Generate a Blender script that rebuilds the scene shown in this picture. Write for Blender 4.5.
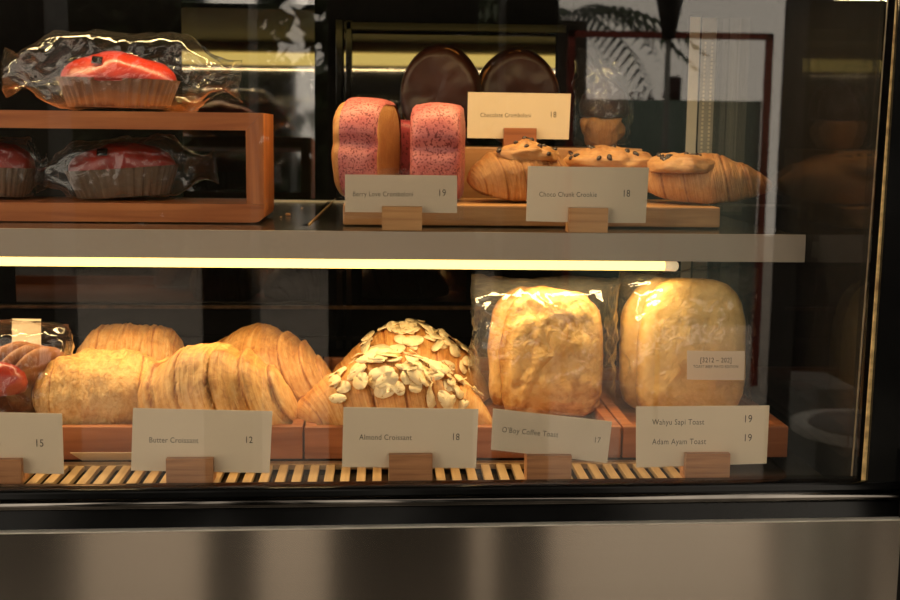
import bpy, bmesh, math, random
import numpy as np
from mathutils import Vector, Matrix, noise as mnoise

random.seed(7); rng = np.random.default_rng(7)
S = bpy.context.scene
for o in list(bpy.data.objects): bpy.data.objects.remove(o)
COL = S.collection
PI = math.pi

# ------------------------------------------------------------------ camera
F = 1200.0
CAM = Vector((0, -0.85, 1.25))
yaw, pit, rol = math.radians(3.1), math.radians(7.97), 0.011
fw = Vector((math.sin(yaw)*math.cos(pit), math.cos(yaw)*math.cos(pit), -math.sin(pit)))
rt = fw.cross(Vector((0, 0, 1))).normalized(); up = rt.cross(fw).normalized()
RT = rt*math.cos(rol)+up*math.sin(rol); UP = up*math.cos(rol)-rt*math.sin(rol)
cd = bpy.data.cameras.new('camera'); cam = bpy.data.objects.new('camera', cd); COL.objects.link(cam)
cam.matrix_world = Matrix(((RT.x, UP.x, -fw.x, CAM.x), (RT.y, UP.y, -fw.y, CAM.y), (RT.z, UP.z, -fw.z, CAM.z), (0, 0, 0, 1)))
cd.sensor_width = 36; cd.lens = F/900*36; cd.clip_start = 0.02; cd.clip_end = 200
cd.dof.use_dof = True; cd.dof.focus_distance = 0.93; cd.dof.aperture_fstop = 16
S.camera = cam

# ------------------------------------------------------------------ world, lamps, exposure
W = bpy.data.worlds.new('overcast_sky'); S.world = W; W.use_nodes = True
bg = W.node_tree.nodes['Background']; bg.inputs[0].default_value = (1.0, 0.875, 0.71, 1); bg.inputs[1].default_value = 2.15
S.view_settings.view_transform = 'Standard'; S.view_settings.look = 'None'
S.view_settings.exposure = 0.0; S.view_settings.gamma = 1; S.view_settings.use_curve_mapping = False
S.cycles.transparent_max_bounces = 24; S.cycles.max_bounces = 8; S.cycles.use_denoising = True
S.cycles.caustics_reflective = False; S.cycles.caustics_refractive = False; S.cycles.sample_clamp_indirect = 3
LED_LOW, LED_TOP = 1.6, 2.3
WARM = (1.0, 0.70, 0.33)
def led(name, loc, sx, sy, power, tilt=0):
    l = bpy.data.lights.new(name, 'AREA'); l.shape = 'RECTANGLE'; l.size = sx; l.size_y = sy; l.energy = power; l.color = WARM
    o = bpy.data.objects.new(name, l); COL.objects.link(o); o.location = loc; o.rotation_euler = (tilt, 0, 0); return o

def ray(px, py):
    return (fw + RT*((px-450)/F) - UP*((py-300)/F))
def pt(px, py, Y):
    d = ray(px, py); return CAM + d*((Y-CAM.y)/d.y)
def ptz(px, py, Z):
    d = ray(px, py); return CAM + d*((Z-CAM.z)/d.z)
def mir(px, py, Y):                      # where something outside must stand for the glass to show it at that spot
    p = pt(px, py, Y); return Vector((p.x, -p.y, p.z))
def mpp(Y): return (Y-CAM.y)/F*1.0       # metres per pixel on plane Y

# ------------------------------------------------------------------ materials
def mat(name):
    m = bpy.data.materials.new(name); m.use_nodes = True
    return m, m.node_tree.nodes, m.node_tree.links, m.node_tree.nodes['Principled BSDF']
def N(nt, typ, **kw):
    n = nt.new(typ)
    for k, v in kw.items(): setattr(n, k, v)
    return n
def simple(name, col, rough=.5, metal=0, spec=.5, emit=None, es=0, nscale=60, namt=.12, bump=0):
    m, n, l, b = mat(name)
    b.inputs['Roughness'].default_value = rough; b.inputs['Metallic'].default_value = metal
    b.inputs['Specular IOR Level'].default_value = spec
    tc = N(n, 'ShaderNodeTexCoord'); no = N(n, 'ShaderNodeTexNoise'); no.inputs['Scale'].default_value = nscale; no.inputs['Detail'].default_value = 5
    l.new(tc.outputs['Object'], no.inputs['Vector'])
    r = N(n, 'ShaderNodeValToRGB'); l.new(no.outputs['Fac'], r.inputs[0])
    r.color_ramp.elements[0].position = .3; r.color_ramp.elements[1].position = .7
    r.color_ramp.elements[0].color = (*[c*(1-namt) for c in col], 1); r.color_ramp.elements[1].color = (*[min(1, c*(1+namt)) for c in col], 1)
    l.new(r.outputs[0], b.inputs['Base Color'])
    if bump:
        bp = N(n, 'ShaderNodeBump'); bp.inputs['Strength'].default_value = bump; bp.inputs['Distance'].default_value = .001
        l.new(no.outputs['Fac'], bp.inputs['Height']); l.new(bp.outputs[0], b.inputs['Normal'])
    if emit: b.inputs['Emission Color'].default_value = (*emit, 1); b.inputs['Emission Strength'].default_value = es
    return m
def wood(name, dark, light, scale=1.0, rough=.42, axis=0):
    m, n, l, b = mat(name)
    tc = N(n, 'ShaderNodeTexCoord'); mp = N(n, 'ShaderNodeMapping')
    sc = [38*scale]*3; sc[axis] = 2.2*scale; mp.inputs['Scale'].default_value = sc
    l.new(tc.outputs['Object'], mp.inputs[0])
    no = N(n, 'ShaderNodeTexNoise'); no.inputs['Scale'].default_value = 3; no.inputs['Detail'].default_value = 7; no.inputs['Distortion'].default_value = .6
    l.new(mp.outputs[0], no.inputs['Vector'])
    r = N(n, 'ShaderNodeValToRGB'); l.new(no.outputs['Fac'], r.inputs[0])
    r.color_ramp.elements[0].position = .32; r.color_ramp.elements[1].position = .68
    r.color_ramp.elements[0].color = (*dark, 1); r.color_ramp.elements[1].color = (*light, 1)
    l.new(r.outputs[0], b.inputs['Base Color']); b.inputs['Roughness'].default_value = rough
    bp = N(n, 'ShaderNodeBump'); bp.inputs['Strength'].default_value = .15; bp.inputs['Distance'].default_value = .001
    l.new(no.outputs['Fac'], bp.inputs['Height']); l.new(bp.outputs[0], b.inputs['Normal'])
    return m
def film(name, f0=.05, gain=1.0, rough=.03, haze=.0, hcol=(.9, .85, .75), bump=0, bscale=30, tint=(1, 1, 1)):
    m, n, l, b = mat(name); n.remove(b); out = n['Material Output']
    lw = N(n, 'ShaderNodeLayerWeight'); lw.inputs['Blend'].default_value = .5
    p = N(n, 'ShaderNodeMath', operation='POWER'); l.new(lw.outputs['Facing'], p.inputs[0]); p.inputs[1].default_value = 5
    q = N(n, 'ShaderNodeMath', operation='MULTIPLY_ADD'); l.new(p.outputs[0], q.inputs[0]); q.inputs[1].default_value = 1-f0; q.inputs[2].default_value = f0
    g = N(n, 'ShaderNodeMath', operation='MULTIPLY'); g.use_clamp = True; l.new(q.outputs[0], g.inputs[0]); g.inputs[1].default_value = gain
    tr = N(n, 'ShaderNodeBsdfTransparent'); tr.inputs[0].default_value = (*tint, 1)
    gl = N(n, 'ShaderNodeBsdfGlossy'); gl.inputs['Roughness'].default_value = rough; gl.inputs['Color'].default_value = (1, 1, 1, 1)
    mx = N(n, 'ShaderNodeMixShader'); l.new(g.outputs[0], mx.inputs[0]); l.new(tr.outputs[0], mx.inputs[1]); l.new(gl.outputs[0], mx.inputs[2])
    last = mx
    if haze:
        df = N(n, 'ShaderNodeBsdfDiffuse'); df.inputs[0].default_value = (*hcol, 1)
        m2 = N(n, 'ShaderNodeMixShader'); m2.inputs[0].default_value = haze; l.new(mx.outputs[0], m2.inputs[1]); l.new(df.outputs[0], m2.inputs[2]); last = m2
    if bump:
        tc = N(n, 'ShaderNodeTexCoord'); no = N(n, 'ShaderNodeTexNoise'); no.noise_type = 'RIDGED_MULTIFRACTAL'; no.inputs['Scale'].default_value = bscale; no.inputs['Detail'].default_value = 2; no.inputs['Distortion'].default_value = .8
        l.new(tc.outputs['Object'], no.inputs['Vector'])
        bp = N(n, 'ShaderNodeBump'); bp.inputs['Strength'].default_value = bump; bp.inputs['Distance'].default_value = .004
        l.new(no.outputs['Fac'], bp.inputs['Height']); l.new(bp.outputs[0], gl.inputs['Normal'])
    l.new(last.outputs[0], out.inputs[0]); return m
def pastry(name, pale, mid, brown, wrinkle=(30, 4.5), bump=.8, lo=.25, hi=.85):
    """baked crust: float colour attribute 'bake' + stretched flaky layers in UV space"""
    m, n, l, b = mat(name)
    uv = N(n, 'ShaderNodeUVMap'); mp = N(n, 'ShaderNodeMapping'); mp.inputs['Scale'].default_value = (wrinkle[0], wrinkle[1], 1)
    l.new(uv.outputs[0], mp.inputs[0])
    no = N(n, 'ShaderNodeTexNoise'); no.inputs['Scale'].default_value = 1.6; no.inputs['Detail'].default_value = 6; no.inputs['Roughness'].default_value = .62; no.inputs['Distortion'].default_value = .9
    l.new(mp.outputs[0], no.inputs['Vector'])
    tc = N(n, 'ShaderNodeTexCoord'); n2 = N(n, 'ShaderNodeTexNoise'); n2.inputs['Scale'].default_value = 190; n2.inputs['Detail'].default_value = 4; n2.inputs['Distortion'].default_value = .8
    l.new(tc.outputs['Object'], n2.inputs['Vector'])
    at = N(n, 'ShaderNodeAttribute'); at.attribute_name = 'bake'
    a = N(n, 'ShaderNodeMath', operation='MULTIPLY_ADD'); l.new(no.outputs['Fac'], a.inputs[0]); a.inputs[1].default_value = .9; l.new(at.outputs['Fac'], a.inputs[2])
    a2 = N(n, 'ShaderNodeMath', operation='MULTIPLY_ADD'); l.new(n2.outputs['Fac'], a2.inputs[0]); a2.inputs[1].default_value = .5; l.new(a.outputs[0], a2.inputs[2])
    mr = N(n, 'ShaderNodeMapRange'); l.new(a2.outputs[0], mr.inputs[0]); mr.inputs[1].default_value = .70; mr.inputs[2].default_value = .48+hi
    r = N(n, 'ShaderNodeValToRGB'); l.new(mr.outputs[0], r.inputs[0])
    r.color_ramp.elements[0].color = (*pale, 1); r.color_ramp.elements[1].color = (*brown, 1)
    e = r.color_ramp.elements.new(.5); e.color = (*mid, 1)
    l.new(r.outputs[0], b.inputs['Base Color']); b.inputs['Roughness'].default_value = .42; b.inputs['Specular IOR Level'].default_value = .4
    b.inputs['Subsurface Weight'].default_value = .08; b.inputs['Subsurface Radius'].default_value = (.004, .002, .001)
    h = N(n, 'ShaderNodeMath', operation='MULTIPLY_ADD'); l.new(n2.outputs['Fac'], h.inputs[0]); h.inputs[1].default_value = .5; l.new(no.outputs['Fac'], h.inputs[2])
    bp = N(n, 'ShaderNodeBump'); bp.inputs['Strength'].default_value = bump; bp.inputs['Distance'].default_value = .0022
    l.new(h.outputs[0], bp.inputs['Height']); l.new(bp.outputs[0], b.inputs['Normal'])
    return m
def speckled(name, base, dark, spot, rough=.5, scale=420, th=.36):
    m, n, l, b = mat(name)
    tc = N(n, 'ShaderNodeTexCoord'); no = N(n, 'ShaderNodeTexNoise'); no.inputs['Scale'].default_value = 40; no.inputs['Detail'].default_value = 4
    l.new(tc.outputs['Object'], no.inputs['Vector'])
    r = N(n, 'ShaderNodeValToRGB'); l.new(no.outputs['Fac'], r.inputs[0]); r.color_ramp.elements[0].position = .35; r.color_ramp.elements[1].position = .65
    r.color_ramp.elements[0].color = (*dark, 1); r.color_ramp.elements[1].color = (*base, 1)
    n3 = N(n, 'ShaderNodeTexNoise'); n3.inputs['Scale'].default_value = scale; n3.inputs['Detail'].default_value = 2; l.new(tc.outputs['Object'], n3.inputs['Vector'])
    st = N(n, 'ShaderNodeMapRange'); l.new(n3.outputs['Fac'], st.inputs[0]); st.inputs[1].default_value = th; st.inputs[2].default_value = th+.06; st.inputs[3].default_value = 1; st.inputs[4].default_value = 0
    mx = N(n, 'ShaderNodeMix', data_type='RGBA'); l.new(st.outputs[0], mx.inputs[0]); l.new(r.outputs[0], mx.inputs[6]); mx.inputs[7].default_value = (*spot, 1)
    l.new(mx.outputs[2], b.inputs['Base Color']); b.inputs['Roughness'].default_value = rough
    bp = N(n, 'ShaderNodeBump'); bp.inputs['Strength'].default_value = .4; bp.inputs['Distance'].default_value = .001
    l.new(n3.outputs['Fac'], bp.inputs['Height']); l.new(bp.outputs[0], b.inputs['Normal'])
    return m

M = {}
M['cherry'] = wood('cherry_wood', (.36, .095, .02), (.60, .20, .05))
M['tray'] = wood('tray_wood', (.27, .085, .028), (.44, .16, .06))
M['bamboo'] = wood('bamboo_board', (.42, .20, .07), (.62, .34, .13), 1.4)
M['riser'] = wood('riser_wood', (.33, .15, .05), (.48, .24, .09))
M['block'] = wood('block_wood', (.30, .125, .05), (.50, .235, .095), 2.2)
M['slat'] = wood('slat_wood', (.36, .235, .11), (.50, .35, .18), 2, axis=1)
M['black'] = simple('black_frame', (.004, .004, .004), .14, spec=.28, namt=.3)
M['blackbar'] = simple('black_gloss', (.004, .004, .004), .2, spec=.1, namt=.3)
M['blackm'] = simple('black_matte', (.008, .007, .006), .7, spec=.08, namt=.3)
M['dark'] = simple('dark_wall', (.012, .011, .009), .8, spec=.05)
M['fascia'] = simple('taupe_metal', (.38, .322, .25), .45, nscale=8, namt=.03)
M['satin'] = simple('satin_dark', (.02, .018, .015), .42, nscale=4, namt=.3)
M['deck'] = simple('dark_deck', (.02, .018, .015), .18, namt=.3)
M['paper'] = simple('cream_paper', (.74, .60, .41), .6, nscale=15, namt=.03)
M['ink'] = simple('brown_ink', (.045, .03, .022), .6)
M['inkg'] = simple('grey_ink', (.10, .075, .055), .6)
M['lip'] = simple('bronze_lip', (.14, .08, .04), .3, metal=.6, nscale=120, namt=.5)
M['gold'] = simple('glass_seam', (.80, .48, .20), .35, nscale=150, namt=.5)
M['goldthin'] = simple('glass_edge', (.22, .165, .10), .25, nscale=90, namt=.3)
M['alu'] = simple('brushed_aluminium', (.80, .74, .60), .45, metal=.1, namt=.05)
M['edge'] = simple('bright_edge', (.8, .74, .64), .35, metal=.5)
M['perf'] = simple('perforated_metal', (.42, .39, .32), .45, metal=.1)
M['bead'] = simple('highlight_chrome', (.14, .13, .12), .12, metal=1, nscale=14, namt=.5)  # brighter metal on the bar's bulge, put in for its highlight line
M['hole'] = simple('pale_slot', (.75, .68, .52), .5)
M['tube'] = simple('led_diffuser', (.8, .7, .4), .4, emit=(1.0, .72, .19), es=3.0, namt=.02)
M['cap'] = simple('led_cap', (.8, .68, .45), .4, emit=(1.0, .75, .42), es=.5)
M['glass'] = film('display_glass', .045, 1.05, .0)
M['bag'] = film('cellophane', .042, 1.2, .06, haze=.022, bump=.8, bscale=26)
M['bagc'] = film('crinkled_cellophane', .045, 1.15, .07, haze=.006, bump=.9, bscale=34)
M['sleeve'] = film('card_sleeve', .04, .8, .05, haze=.02)
M['sideglass'] = film('side_glass', .03, .4, .0)
M['shelfglass'] = film('shelf_glass', .06, 1.2, .03, tint=(.45, .47, .42))
m, n, l, b = mat('rear_glass'); b.inputs['Base Color'].default_value = (.005, .005, .004, 1); b.inputs['Roughness'].default_value = .02; b.inputs['Metallic'].default_value = 0; b.inputs['IOR'].default_value = 2.6
M['rear'] = m; M['rearlow'] = m2 = m.copy(); m2.name = 'rear_glass_low'; m2.node_tree.nodes['Principled BSDF'].inputs['IOR'].default_value = 1.6
no = N(n, 'ShaderNodeTexNoise'); no.inputs['Scale'].default_value = 3; rp = N(n, 'ShaderNodeMapRange'); rp.inputs[3].default_value = .02; rp.inputs[4].default_value = .06; l.new(no.outputs['Fac'], rp.inputs[0]); l.new(rp.outputs[0], b.inputs['Roughness'])
m, n, l, b = mat('brushed_steel'); M['steel'] = m
b.inputs['Base Color'].default_value = (.50, .455, .405, 1); b.inputs['Metallic'].default_value = 1; b.inputs['Roughness'].default_value = .16
b.inputs['Anisotropic'].default_value = .97; b.inputs['Anisotropic Rotation'].default_value = .25
tg = N(n, 'ShaderNodeTangent'); tg.direction_type = 'UV_MAP'; tg.uv_map = 'UVMap'; l.new(tg.outputs[0], b.inputs['Tangent'])
tc = N(n, 'ShaderNodeTexCoord'); mp = N(n, 'ShaderNodeMapping'); mp.inputs['Scale'].default_value = (3, 3, 500); l.new(tc.outputs['Object'], mp.inputs[0])
no = N(n, 'ShaderNodeTexNoise'); no.inputs['Scale'].default_value = 1; no.inputs['Detail'].default_value = 4; l.new(mp.outputs[0], no.inputs['Vector'])
r = N(n, 'ShaderNodeValToRGB'); l.new(no.outputs['Fac'], r.inputs[0]); r.color_ramp.elements[0].color = (.66, .595, .52, 1); r.color_ramp.elements[1].color = (.74, .67, .59, 1); l.new(r.outputs[0], b.inputs['Base Color'])

M['croissant'] = pastry('butter_crust', (.84, .56, .24), (.68, .37, .11), (.36, .14, .04))
M['blunt'] = pastry('butter_crust_rough', (.84, .56, .24), (.66, .36, .11), (.34, .13, .035), wrinkle=(26, 30), bump=1.0)
M['croissantb'] = pastry('butter_crust_browner', (.78, .50, .22), (.62, .32, .10), (.38, .15, .04))
M['almondc'] = pastry('almond_crust', (.80, .52, .20), (.64, .31, .085), (.36, .13, .03), wrinkle=(60, 1.5), bump=.35)
M['crook'] = pastry('crookie_crust', (.62, .33, .12), (.47, .21, .065), (.28, .10, .03), wrinkle=(70, 1.2), bump=.8)
M['dough'] = pastry('cookie_dough', (.60, .34, .14), (.48, .23, .08), (.30, .12, .04), wrinkle=(5, 5), bump=.5)
M['bread'] = pastry('toast_crumb', (.74, .48, .17), (.54, .29, .08), (.30, .125, .03), wrinkle=(9, 9), bump=.9)
M['breadp'] = pastry('pale_toast', (.85, .57, .20), (.74, .45, .12), (.48, .24, .06), wrinkle=(10, 10), bump=.5, hi=1.0)
M['almond'] = speckled('almond_flake', (.88, .72, .42), (.82, .62, .32), (.60, .36, .14), .45, 300, .30)
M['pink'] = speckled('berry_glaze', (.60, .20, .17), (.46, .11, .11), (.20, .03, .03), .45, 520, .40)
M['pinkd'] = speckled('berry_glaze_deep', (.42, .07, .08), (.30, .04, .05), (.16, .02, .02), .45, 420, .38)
M['bun'] = pastry('bun_crust', (.62, .34, .13), (.50, .24, .08), (.34, .13, .04), wrinkle=(4, 20), bump=.5)
M['choc'] = simple('dark_chocolate', (.035, .011, .007), .38, spec=.3, nscale=25, namt=.35, bump=.6)
M['chip'] = simple('chocolate_chip', (.03, .012, .008), .35)
M['red'] = simple('red_glaze', (.27, .02, .009), .3, nscale=35, namt=.3, bump=.25)
M['cup'] = simple('brown_paper_cup', (.13, .075, .038), .6, nscale=12, namt=.12)
M['cookie'] = simple('gingery_cookie', (.24, .095, .035), .6, nscale=130, namt=.3, bump=.6)
M['tag'] = simple('black_tag', (.004, .003, .003), .8, spec=.05)
M['leaf'] = simple('dark_foliage', (.028, .045, .018), .6, nscale=3, namt=.6)
M['bark'] = simple('bark', (.05, .035, .025), .8)
M['pave'] = simple('paving', (.24, .21, .18), .7, nscale=4, namt=.2)
M['post'] = simple('black_post', (.006, .007, .006), .5)
M['greypost'] = simple('grey_post', (.22, .21, .19), .6)
M['teal'] = simple('teal_panel', (.22, .29, .25), .5)
M['redf'] = simple('red_frame', (.20, .03, .02), .5)
M['sign'] = simple('maroon_sign', (.05, .025, .025), .5)
M['white'] = simple('white_laminate', (.55, .53, .48), .4)
M['tablewhite'] = simple('table_white', (.85, .82, .75), .4)
M['bluegrey'] = simple('grey_wall', (.20, .21, .20), .6)

# ------------------------------------------------------------------ mesh helpers
def tagit(o, label=None, cat=None, group=None, kind=None):
    if label: o['label'] = label
    if cat: o['category'] = cat
    if group: o['group'] = group
    if kind: o['kind'] = kind
    return o
def empty(name, loc=(0, 0, 0), rot=(0, 0, 0), **k):
    o = bpy.data.objects.new(name, None); COL.objects.link(o); o.location = loc; o.rotation_euler = rot; o.empty_display_size = .02
    return tagit(o, **k)
def link(name, me, m=None, parent=None, smooth=True):
    o = bpy.data.objects.new(name, me); COL.objects.link(o)
    if m is not None and not me.materials: me.materials.append(m)
    if smooth: me.polygons.foreach_set('use_smooth', [True]*len(me.polygons))
    if parent: o.parent = parent
    me.update(); return o
def mesh(name, v, f, m=None, parent=None, smooth=True, bake=None, uv=None):
    me = bpy.data.meshes.new(name); me.from_pydata([tuple(map(float, p)) for p in v], [], [tuple(map(int, q)) for q in f])
    if bake is not None:
        a = me.attributes.new('bake', 'FLOAT', 'POINT'); a.data.foreach_set('value', np.asarray(bake, dtype=np.float32).ravel())
    if uv is not None:
        ul = me.uv_layers.new(name='UVMap'); li = np.zeros(len(me.loops), dtype=np.int32); me.loops.foreach_get('vertex_index', li)
        ul.data.foreach_set('uv', np.asarray(uv, dtype=np.float32)[li].ravel())
    return link(name, me, m, parent, smooth)
class MB:
    def __init__(s): s.bm = bmesh.new()
    def box(s, x0, x1, y0, y1, z0, z1, bev=0, seg=2):
        t = bmesh.new(); bmesh.ops.create_cube(t, size=1)
        for v in t.verts: v.co = Vector(((x0+x1)/2+v.co.x*(x1-x0), (y0+y1)/2+v.co.y*(y1-y0), (z0+z1)/2+v.co.z*(z1-z0)))
        if bev: bmesh.ops.bevel(t, geom=t.edges[:], offset=bev, segments=seg, affect='EDGES', profile=.6)
        me = bpy.data.meshes.new('t'); t.to_mesh(me); s.bm.from_mesh(me); bpy.data.meshes.remove(me); t.free(); return s
    def prism(s, prof, pl, pr):
        """profile [(y,z)] swept from pl to pr (origins: x, dy, dz)"""
        a = [s.bm.verts.new((pl[0], y+pl[1], z+pl[2])) for y, z in prof]; b_ = [s.bm.verts.new((pr[0], y+pr[1], z+pr[2])) for y, z in prof]
        k = len(prof)
        for i in range(k): s.bm.faces.new((a[i], a[(i+1) % k], b_[(i+1) % k], b_[i]))
        s.bm.faces.new(a[::-1]); s.bm.faces.new(b_); bmesh.ops.recalc_face_normals(s.bm, faces=s.bm.faces[:]); return s
    def tube(s, p, q, r0, r1=None, n=16):
        r1 = r0 if r1 is None else r1; p, q = Vector(p), Vector(q); d = (q-p).normalized(); a = d.orthogonal().normalized(); c = d.cross(a)
        A = [s.bm.verts.new(p+(a*math.cos(t)+c*math.sin(t))*r0) for t in [2*PI*i/n for i in range(n)]]
        B = [s.bm.verts.new(q+(a*math.cos(t)+c*math.sin(t))*r1) for t in [2*PI*i/n for i in range(n)]]
        for i in range(n): s.bm.faces.new((A[i], A[(i+1) % n], B[(i+1) % n], B[i]))
        s.bm.faces.new(A[::-1]); s.bm.faces.new(B); return s
    def build(s, name, m, parent=None, smooth=False, base=True, **k):
        me = bpy.data.meshes.new(name)
        bmesh.ops.recalc_face_normals(s.bm, faces=s.bm.faces[:])
        off = Vector((0, 0, 0))
        if parent is None and base:
            vs = [v.co for v in s.bm.verts]; off = Vector(((min(v.x for v in vs)+max(v.x for v in vs))/2, (min(v.y for v in vs)+max(v.y for v in vs))/2, min(v.z for v in vs)))
            for v in s.bm.verts: v.co -= off
        s.bm.to_mesh(me); s.bm.free()
        o = link(name, me, m, parent, smooth); o.location = off
        return tagit(o, **k)
def grid_faces(nu, nv, wrapu=False, wrapv=False):
    f = []
    for i in range(nu if wrapu else nu-1):
        for j in range(nv if wrapv else nv-1):
            f.append((i*nv+j, i*nv+(j+1) % nv, ((i+1) % nu)*nv+(j+1) % nv, ((i+1) % nu)*nv+j))
    return f
def fnoise(P, scale, seed=0, octv=3):
    o = Vector((seed*13.7, seed*5.1, seed*9.3)); return np.array([mnoise.fractal(Vector(p)*scale+o, 1.0, 2.0, octv) for p in P])
def ridge(P, scale, seed=0):
    o = Vector((seed*3.7, seed*15.1, seed*7.3)); return np.array([1-2*abs(mnoise.noise(Vector(p)*scale+o)) for p in P])

# ------------------------------------------------------------------ outdoors behind the camera (seen in the glass)
MB().box(-9, 9, -14, -.06, -.1, 0).build('floor_outside', M['pave'], kind='structure')
MB().box(-3.2, 3.2, .7, 4, -.1, 0).build('floor', M['dark'], kind='structure')
MB().box(-3.2, 3.2, 3.2, 3.3, 0, 3.2).build('wall_back', M['dark'], kind='structure')
MB().box(-3.3, -3.2, .7, 3.3, 0, 3.2).build('wall_left', M['dark'], kind='structure')
MB().box(3.2, 3.3, .7, 3.3, 0, 3.2).build('wall_right', M['dark'], kind='structure')
MB().box(-3.3, 3.3, -1.7, 3.3, 3.0, 3.1).build('ceiling', M['dark'], kind='structure')
MB().box(-3.2, -1.25, .64, .7, 0, 3.0).build('wall_front', M['dark'], kind='structure')
MB().box(1.2, 3.2, .64, .7, 0, 3.0).build('wall_front.001', M['dark'], kind='structure')
MB().box(-1.25, 1.2, .64, .7, 1.72, 3.0).build('wall_front.002', M['dark'], kind='structure')

def tree(c, rad, nleaf, label, trunk=True, seed=1, leaf=.16):
    r_ = random.Random(seed); t = empty('leafy_tree', (c.x, c.y, 0), label=label, cat='tree')
    v = []; f = []
    for k in range(nleaf):
        while True:
            p = Vector((r_.uniform(-1, 1), r_.uniform(-1, 1), r_.uniform(-1, 1)))
            if .25 < p.length < 1: break
        p = Vector((p.x*rad[0], p.y*rad[1], c.z+p.z*rad[2]))
        a = Vector((r_.uniform(-1, 1), r_.uniform(-1, 1), r_.uniform(-1, 1))).normalized(); b2 = a.orthogonal().normalized(); s = leaf*r_.uniform(.5, 1.1)
        i = len(v); v += [p-a*s, p+b2*s*.4, p+a*s, p-b2*s*.4]; f.append((i, i+1, i+2, i+3))
    mesh('foliage', v, f, M['leaf'], t, False)
    if trunk: MB().tube((0, 0, 0), (0, 0, c.z), .12, .06).build('trunk', M['bark'], t, True)
    return t
tree(mir(25, 10, 5.2), (.85, .8, 1.25), 3800, 'dense dark tree outside, reflected over the left of the case', seed=2)
tree(mir(415, 20, 7.5), (.75, .7, .75), 1100, 'loose dark tree outside, reflected above the pink buns', seed=3)
tree(mir(225, 60, 8.0), (.5, .5, .8), 500, 'sparse tree outside, reflected behind the glowing strip at left', seed=4)
tree(mir(880, 90, 4.0), (.10, .12, .4), 110, 'slender shrub-like tree outside, reflected beside the right frame', seed=9, leaf=.09)
r_ = random.Random(12); v = []; f = []
h0, h1 = mir(-260, 100, 10.5), mir(560, 100, 10.5)
hd = empty('hedge', ((h0.x+h1.x)/2, h0.y, 0), label='long dark hedge, added to darken the reflection behind the upper shelf', cat='hedge')  # added to block bright sky and ground from the glass reflection
for k in range(9000):
    p = Vector((r_.uniform(-1, 1)*(h1.x-h0.x)/2, r_.uniform(-.35, .35), r_.uniform(0, 1.75+.12*math.sin(k)))); a = Vector((r_.uniform(-1, 1), r_.uniform(-1, 1), r_.uniform(-1, 1))).normalized(); b2 = a.orthogonal().normalized(); s_ = r_.uniform(.07, .15)
    i = len(v); v += [p-a*s_, p+b2*s_*.6, p+a*s_, p-b2*s_*.6]; f.append((i, i+1, i+2, i+3))
mesh('foliage', v, f, M['leaf'], hd, False)
# palm
pc = mir(572, 12, 6.0); t = empty('palm_tree', (pc.x, pc.y, 0), label='palm tree outside, its drooping fronds reflected at the top of the glass', cat='tree')
MB().tube((0, 0, 0), (0, 0, pc.z-.05), .11, .09).build('trunk', M['bark'], t, True)
r_ = random.Random(3)
for k in range(11):
    a = 2*PI*k/11; v = []; f = []; L = .75
    for i in range(18):
        u = i/17; x = L*u; z = .22*u-.55*u*u; w = .16*math.sin(PI*min(1, u*.9+.08))
        for s_ in (-1, 1):
            j = len(v); v += [(x, 0, z), (x+.03, 0, z), (x+.06, s_*w, z-.12*w/.16)]; f.append((j, j+1, j+2))
    o = mesh('frond', v, f, M['leaf'], t, False); o.location = (0, 0, pc.z); o.rotation_euler = (0, r_.uniform(-.2, .25), a)
def post(px0, px1, Y, label, mt='post', z1=3.0, name='dark_post'):
    a = mir(px0, 300, Y); b_ = mir(px1, 300, Y)
    MB().box(a.x, b_.x, a.y-.1, a.y+.1, 0, z1, .005).build(name, M[mt], label=label, cat='post', group='posts of the porch')
post(783, 851, 2.3, 'wide black porch post, reflected right of the shelf end')
post(330, 472, 1.9, 'widest black post, added in place of the person at the camera, darkening the steel panel under the almond card')  # stands in for the dark reflection of the person at the camera
post(498, 547, 1.95, 'added black post, a dark streak in the steel panel under the coffee toast')  # this and the next two are added to streak the steel dark
post(208, 256, 1.9, 'narrow added black post, a dark streak in the steel panel under the butter croissants')
post(-40, 66, 1.9, 'added black post, a dark streak at the left edge of the steel panel')
post(905, 1500, 2.4, 'very wide added black pier, blocking the sky from the right frame', name='blocking_pier')  # added to keep sky reflections off the black right frame
# kiosk with a red frame and a maroon sign
k0 = mir(568, 60, 5.0); k1 = mir(772, 60, 5.0); top = mir(670, 32, 5.0).z
ks = empty('kiosk', ((k0.x+k1.x)/2, k0.y, 0), label='teal kiosk with thin red frame, reflected behind the crookies', cat='kiosk')
hw = (k1.x-k0.x)/2
f_ = MB().box(-hw, hw, -.02, .02, top-.03, top).box(-hw, -hw+.03, -.02, .02, 0, top).box(hw-.03, hw, -.02, .02, 0, top); f_.build('red_frame', M['redf'], ks)
zt = mir(670, 100, 5.0).z
MB().box(-hw+.03, hw-.03, -.06, -.03, .3, zt).build('panel', M['teal'], ks)
MB().box(-hw+.5, hw-.42, -.1, -.06, zt-.3, zt+.12, .02).build('sign_board', M['sign'], ks)
cu = bpy.data.curves.new('t', 'FONT'); cu.body = 'SEA SA'; cu.size = .085; cu.extrude = .002; cu.align_x = 'CENTER'
to = bpy.data.objects.new('t', cu); COL.objects.link(to); dg = bpy.context.evaluated_depsgraph_get(); me = bpy.data.meshes.new_from_object(to.evaluated_get(dg)); bpy.data.objects.remove(to)
for v in me.vertices: v.co = Vector((v.co.x, .0, v.co.y)) + Vector((0, .0+v.co.z*0, 0))
o = link('lettering', me, M['redf'], ks, False); o.location = (-.06, -.055+.0, zt-.02)
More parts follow.
